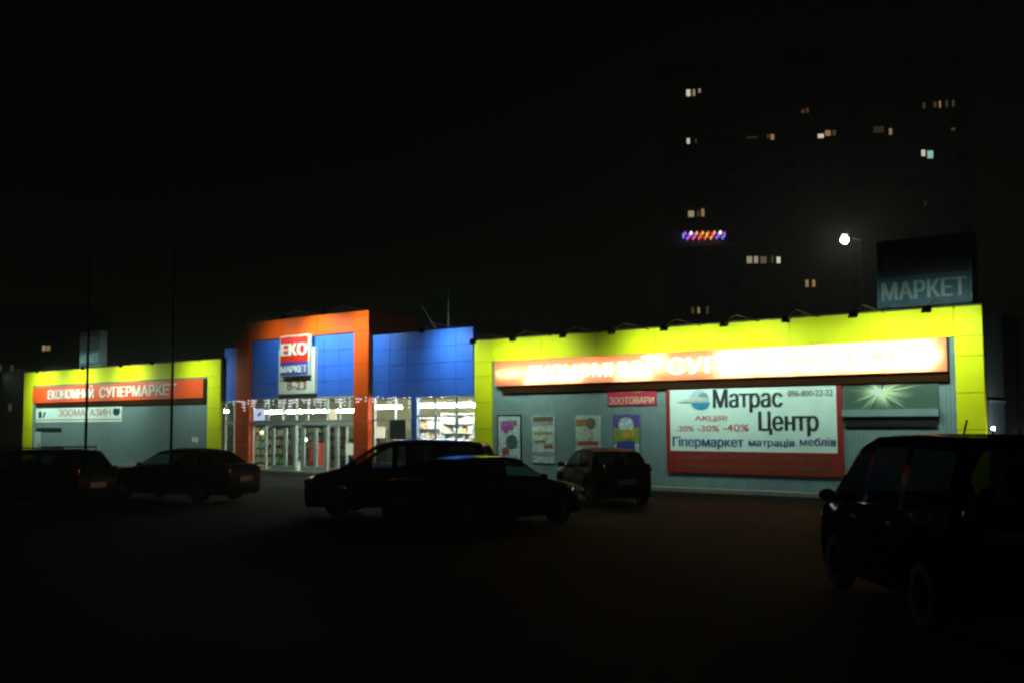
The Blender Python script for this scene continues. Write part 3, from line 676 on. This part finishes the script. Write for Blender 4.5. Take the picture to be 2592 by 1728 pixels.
# ------------------------------------------------------------------ cars
def interp(keys, x):
    if x <= keys[0][0]: return keys[0][1]
    for (a, p), (b, q) in zip(keys[:-1], keys[1:]):
        if x <= b:
            t = (x-a)/(b-a); return p+(q-p)*t
    return keys[-1][1]
def smooth_interp(keys, x, k=.012):
    return (interp(keys, x-k)+2*interp(keys, x)+interp(keys, x+k))/4
def wheel_meshes():
    t = MB(); n = 28; prof = [(.20, -.085), (.285, -.10), (.315, -.085), (.32, 0), (.315, .085), (.285, .10), (.20, .085)]
    v = []; 
    for i in range(n):
        a = 2*math.pi*i/n
        for r, y in prof: v.append((r*math.cos(a), y, r*math.sin(a)))
    m = len(prof); f = [(i*m+j, i*m+j+1, ((i+1) % n)*m+j+1, ((i+1) % n)*m+j) for i in range(n) for j in range(m-1)]
    t.add(v, f)
    r = MB(); r.tube((0, -.07, 0), (0, .07, 0), .205, 24)
    for k in range(5):
        a = 2*math.pi*k/5; c, s = math.cos(a), math.sin(a)
        for sg in (-1, 1): r.tube((.03*c, sg*.075, .03*s), (.19*c, sg*.08, .19*s), .028, 6)
    r.tube((0, -.09, 0), (0, .09, 0), .045, 12)
    return t, r
def car(name, label, cat, loc, heading, paint, S, group='cars parked in front of the shop'):
    root = thing(name, label, cat, (*loc, 0), group, rz=heading, local=True)
    L, W, H = S['L'], S['W'], S['H']; top = S['top']; belt = S['belt']; wins = S['wins']; ws = S['ws']; rw = S['rw']
    xs = set(i/70 for i in range(71)); 
    for a, b in wins: xs |= {a, b}
    xs |= {ws[0], ws[1], rw[0], rw[1], .004, .012, .985, .995}
    xs = sorted(xs); xs = [x for i, x in enumerate(xs) if i == 0 or x-xs[i-1] > .002]
    plan = S.get('plan', [(0, .70), (.02, .84), (.06, .94), (.16, 1), (.85, 1), (.94, .95), (.985, .87), (1, .78)])
    wr = S.get('wr', .31); axles = S['axles']; zb = S.get('zb', .2)
    rings = []
    for u in xs:
        x = L/2-u*L; zt = smooth_interp(top, u); zbe = min(interp(belt, u), zt-.012); wb = W/2*interp(plan, u)
        g_ = max(0., min(1, (zt-zbe-.012)/(H-interp(belt, u))))
        wt = wb*(.93-.17*g_ if g_ > 0 else .93)
        bot = zb + (.16 if u < .003 or u > .997 else .05 if u < .013 or u > .984 else 0)
        for ax in axles:
            dx = abs(u-ax)*L
            if dx < wr+.06: bot = max(bot, wr+math.sqrt((wr+.06)**2-dx**2))
        hb = max(zbe-bot, .02); drop = .02+.05*g_
        side = [(wb*.86, bot), (wb*.965, bot+.02 if hb > .1 else bot), (wb, bot+.35*hb), (wb*.995, bot+.65*hb), (wb*.955, bot+hb)]
        wbe = wb*.955
        up_ = zt-drop-zbe
        for fv in (.06, .5, .90, 1.0):
            side.append((wbe+(wt-wbe)*fv+.018*g_*math.sin(fv*math.pi), zbe+up_*fv))
        side += [(wt*.93, zt-drop*.35), (wt*.6, zt-drop*.06), (0, zt)]
        ring = [(x, 0, bot)] + [(x, y, z) for y, z in side] + [(x, -y, z) for y, z in reversed(side[:-1])]
        rings.append(ring)
    n = len(rings[0]); body = MB(); V = [p for r_ in rings for p in r_]
    gl = {}
    bf = []
    for i in range(len(rings)-1):
        um = (xs[i]+xs[i+1])/2
        for j in range(n):
            q = (i*n+j, i*n+(j+1) % n, (i+1)*n+(j+1) % n, (i+1)*n+j); key = None
            jj = j if j < n/2 else n-1-j
            sd_ = 'l' if j < n/2 else 'r'
            if jj in (6, 7):
                for k, (a, b) in enumerate(wins):
                    if a < um < b: key = ('side_window', k, sd_)
            if jj in (10, 11):
                if ws[0] < um < ws[1]: key = ('windscreen', 0, '')
                if rw[0] < um < rw[1]: key = ('rear_window', 0, '')
            if key: gl.setdefault(key, []).append(q)
            else: bf.append(q)
    bf.append(tuple(range(n))); bf.append(tuple(reversed(range((len(rings)-1)*n, len(rings)*n))))
    body.add(V, bf); body.build('body', paint, root, smooth=38)
    for key, fs in gl.items():
        used = sorted({i for q in fs for i in q}); mp = {o_: k for k, o_ in enumerate(used)}
        b_ = MB(); b_.add([V[i] for i in used], [tuple(mp[i] for i in q) for q in fs]); b_.build(key[0], M['vanglass'] if S.get('dark') else M['cglass'] if key[0] == 'windscreen' or key[:2] == ('side_window', 0) else M['tinted'], root, smooth=50)
    t, r = wheel_meshes(); tw_ = None
    for ax in axles:
        for sg in (1, -1):
            if tw_ is None:
                tw_ = t.build('wheel', M['tyre'], root, smooth=40); rm = r.build('rim', M['steel'] if S.get('dark') else M['rim'], tw_); o_ = tw_
            else:
                o_ = tw_.copy(); col.objects.link(o_); o_.parent = root; r2 = rm.copy(); col.objects.link(r2); r2.parent = o_
            k = wr/.32; o_.scale = (k, 1, k); o_.location = (L/2-ax*L, sg*(W/2-.125), wr)
    zh_ = S['zh']; zt_ = S.get('zt', zh_+.1)
    for sg in (1, -1):
        b_ = MB(); b_.ball((L/2-S.get('hx', .16), sg*W*.36, zh_), .17, .17, .085); b_.build('headlight', M['head'], root, smooth=60)
        b_ = MB(); b_.ball((-L/2+.09, sg*W*.39, zt_), .09, .11, S.get('th', .13)); b_.build('tail_light', M['tail'], root, smooth=60)
        mx = L/2-(ws[0]+.06)*L; mz = interp(belt, ws[0]+.05)+.07
        b_ = MB(); b_.ball((mx, sg*(W/2+.09), mz+.02), .06, .11, .075); b_.tube((mx, sg*(W/2-.05), mz-.03), (mx, sg*(W/2+.06), mz), .025, 6); b_.build('mirror', M['trim'], root, smooth=50)
        for k, (a, c) in enumerate(wins[:2]):
            hx_ = L/2-(c-.03)*L; b_ = MB(); b_.box(hx_-.09, hx_+.09, sg*(W/2-.005)-.02, sg*(W/2-.005)+.02, interp(belt, c)-.14, interp(belt, c)-.11); b_.build('door_handle', M['trim'] if not S.get('chrome') else M['rim'], root)
    px, pz = S.get('plate', (0, .62))
    b_ = MB(); b_.box(-L/2-.035, -L/2-.02, px-.26, px+.26, pz-.06, pz+.06); b_.build('number_plate', M['plate'], root)
    b_ = MB(); b_.box(-L/2-.021, -L/2+.06, px-.3, px+.3, pz-.1, pz+.1); b_.build('plate_holder', M['trim'], root)
    b_ = MB(); b_.box(L/2+.005, L/2+.02, -.26, .26, .40, .51); b_.build('number_plate', M['plate'], root)
    b_ = MB(); b_.box(L/2-.08, L/2+.004, -.5, .5, .36, .56); b_.build('grille', M['trim'], root)
    sx = L/2-(ws[1]+.06)*L
    for px_, py_ in ((sx, .36), (sx, -.36)):
        b_ = MB(); b_.box(px_-.5, px_-.05, py_-.24, py_+.24, .35, .55); b_.box(px_-.6, px_-.46, py_-.22, py_+.22, .55, min(1.05, H-.45)); b_.box(px_-.58, px_-.48, py_-.12, py_+.12, min(1.05, H-.45), min(1.25, H-.25)); b_.build('seat', M['seat'], root, bevel=.03)
    b_ = MB(); b_.box(px_-1.5, px_-1.0, -.62, .62, .35, .55); b_.box(px_-1.6, px_-1.46, -.6, .6, .55, min(1.0, H-.5)); b_.build('rear_seat', M['seat'], root, bevel=.03)
    b_ = MB(); b_.box(L/2-(ws[0]+.10)*L-.02, L/2-(ws[0]+.02)*L, -.62, .62, .6, interp(belt, ws[0])-.06); b_.build('dashboard', M['trim'], root)
    return root
def paint(name, c, coat=.05): return mat(name, c, .38, metal=.0, var=.02, coat=coat, spec=.12)
SEDAN = dict(L=4.35, W=1.72, H=1.45, zh=.66, zt=.82, axles=(.19, .79), belt=[(0, .78), (.25, .90), (.8, .96), (1, .94)], ws=(.27, .42), rw=(.74, .87), wins=[(.32, .53), (.55, .74)],
             top=[(0, .62), (.015, .74), (.10, .85), (.26, .97), (.27, .98), (.42, 1.39), (.52, 1.45), (.64, 1.44), (.74, 1.38), (.87, 1.03), (.97, 1.0), (.99, .92), (1, .72)])
LONG = dict(SEDAN, L=4.5, top=[(0, .62), (.015, .72), (.12, .83), (.28, .95), (.30, .97), (.46, 1.38), (.56, 1.45), (.68, 1.43), (.78, 1.36), (.89, 1.04), (.97, 1.0), (.99, .92), (1, .72)], ws=(.30, .46), rw=(.78, .89), wins=[(.36, .56), (.58, .77)])
HATCH = dict(SEDAN, L=3.6, W=1.6, zt=.95, axles=(.2, .82), ws=(.24, .40), rw=(.84, .955), wins=[(.30, .55), (.57, .80)],
             top=[(0, .62), (.015, .74), (.10, .86), (.23, .98), (.24, .99), (.40, 1.38), (.52, 1.45), (.70, 1.44), (.83, 1.38), (.95, 1.02), (.97, .98), (.99, .9), (1, .7)])
WAGON = dict(SEDAN, L=4.4, H=1.5, ws=(.27, .42), rw=(.9, .965), wins=[(.32, .52), (.54, .72), (.74, .88)], axles=(.19, .79), zt=.95,
             top=[(0, .62), (.015, .74), (.10, .85), (.26, .97), (.27, .98), (.42, 1.42), (.52, 1.49), (.78, 1.5), (.89, 1.46), (.965, 1.04), (.985, .98), (1, .7)])
MPV = dict(L=4.45, W=1.78, H=1.74, zh=.78, zt=1.0, th=.2, axles=(.19, .80), wr=.32, belt=[(0, .85), (.22, 1.0), (1, 1.05)], ws=(.20, .38), rw=(.935, .985), wins=[(.28, .47), (.50, .68), (.71, .90)],
           top=[(0, .66), (.015, .84), (.08, .98), (.19, 1.10), (.20, 1.11), (.38, 1.64), (.48, 1.73), (.65, 1.75), (.85, 1.71), (.93, 1.66), (.985, 1.1), (.99, 1.0), (1, .7)],
           plan=[(0, .70), (.02, .84), (.06, .94), (.16, 1), (.9, 1), (.97, .95), (1, .86)])
VAN = dict(L=4.75, W=1.86, H=1.97, zh=.85, zt=1.15, th=.28, axles=(.19, .79), wr=.34, zb=.25, belt=[(0, .95), (.2, 1.1), (1, 1.15)], ws=(.17, .33), rw=(.955, .988), wins=[(.23, .42), (.45, .66), (.69, .92)], plate=(.42, 1.02),
           top=[(0, .75), (.015, .95), (.08, 1.1), (.16, 1.2), (.17, 1.21), (.33, 1.84), (.42, 1.95), (.6, 1.97), (.9, 1.95), (.955, 1.90), (.988, 1.15), (.992, 1.08), (1, .6)],
           plan=[(0, .70), (.02, .84), (.06, .94), (.16, 1), (.93, 1), (.98, .96), (1, .90)])
cr = 41.125   # the picture's right-hand direction in degrees, used only as a round base for parking angles
car('parked_sedan', 'dark sedan facing right, yellow glints on roof and bonnet', 'car', (-15.42, 16.84), R(cr+42), paint('paint_black', (.012, .012, .013), .5), SEDAN)
car('parked_minivan', 'dark people carrier facing left in front of the entrance', 'car', (-18.87, 17.77), R(180+cr-6), paint('paint_ink', (.014, .012, .012), .4), MPV)
car('parked_hatchback', 'dark hatchback close to the wall under the posters', 'car', (-17.58, 23.75), R(180+cr-74), mat('paint_plum', (.012, .004, .004), .5, var=.02, spec=.03, coat=.03), HATCH)
car('parked_saloon', 'dark long bonnet saloon facing left before the left wing', 'car', (-27.45, 17.2), R(180+cr-24), mat('paint_soot', (.006, .006, .005), .5, var=.02, spec=.04, coat=.02), LONG)
wg = car('parked_wagon', 'dark estate car with roof rails at the left edge', 'car', (-27.67, 13.02), R(180+cr-22), mat('paint_tar', (.006, .006, .005), .5, var=.02, spec=.04, coat=.02), WAGON)
for sg in (1, -1):
    b = MB(); b.tube((.2, sg*.55, 1.53), (-1.6, sg*.55, 1.54), .018, 8); b.tube((.2, sg*.55, 1.45), (.2, sg*.55, 1.53), .015, 6); b.tube((-1.6, sg*.55, 1.45), (-1.6, sg*.55, 1.54), .015, 6); b.build('roof_rail', M['trim'], wg)
vn = car('parked_van', 'big dark van seen from behind at the right edge, orange light on its roof', 'van', (-4.55, 12.85), R(cr+91), mat('paint_coal', (.006, .006, .006), .5, var=.02, spec=.0, coat=.04), dict(VAN, dark=True))
b = MB(); b.tube((-.9, .2, 1.95), (-1.0, .2, 2.12), .012, 6); b.build('antenna', M['trim'], vn)

# ------------------------------------------------------------------ added thin volume, imitates lens glow around the lights
b = MB(); b.box(-425, 305, -85, 425, -1, 49)
hz = b.build('glow_haze', bpy.data.materials.new('glow_haze_air')); tag(hz, kind='stuff')
hm = hz.data.materials[0]; hm.use_nodes = True; ht = hm.node_tree
for n_ in list(ht.nodes):
    if n_.type == 'BSDF_PRINCIPLED': ht.nodes.remove(n_)
pv = ht.nodes.new('ShaderNodeVolumePrincipled'); pv.inputs['Color'].default_value = (.85, .95, .8, 1); pv.inputs['Density'].default_value = .0025; pv.inputs['Anisotropy'].default_value = .35
ht.links.new(pv.outputs[0], ht.nodes['Material Output'].inputs['Volume'])
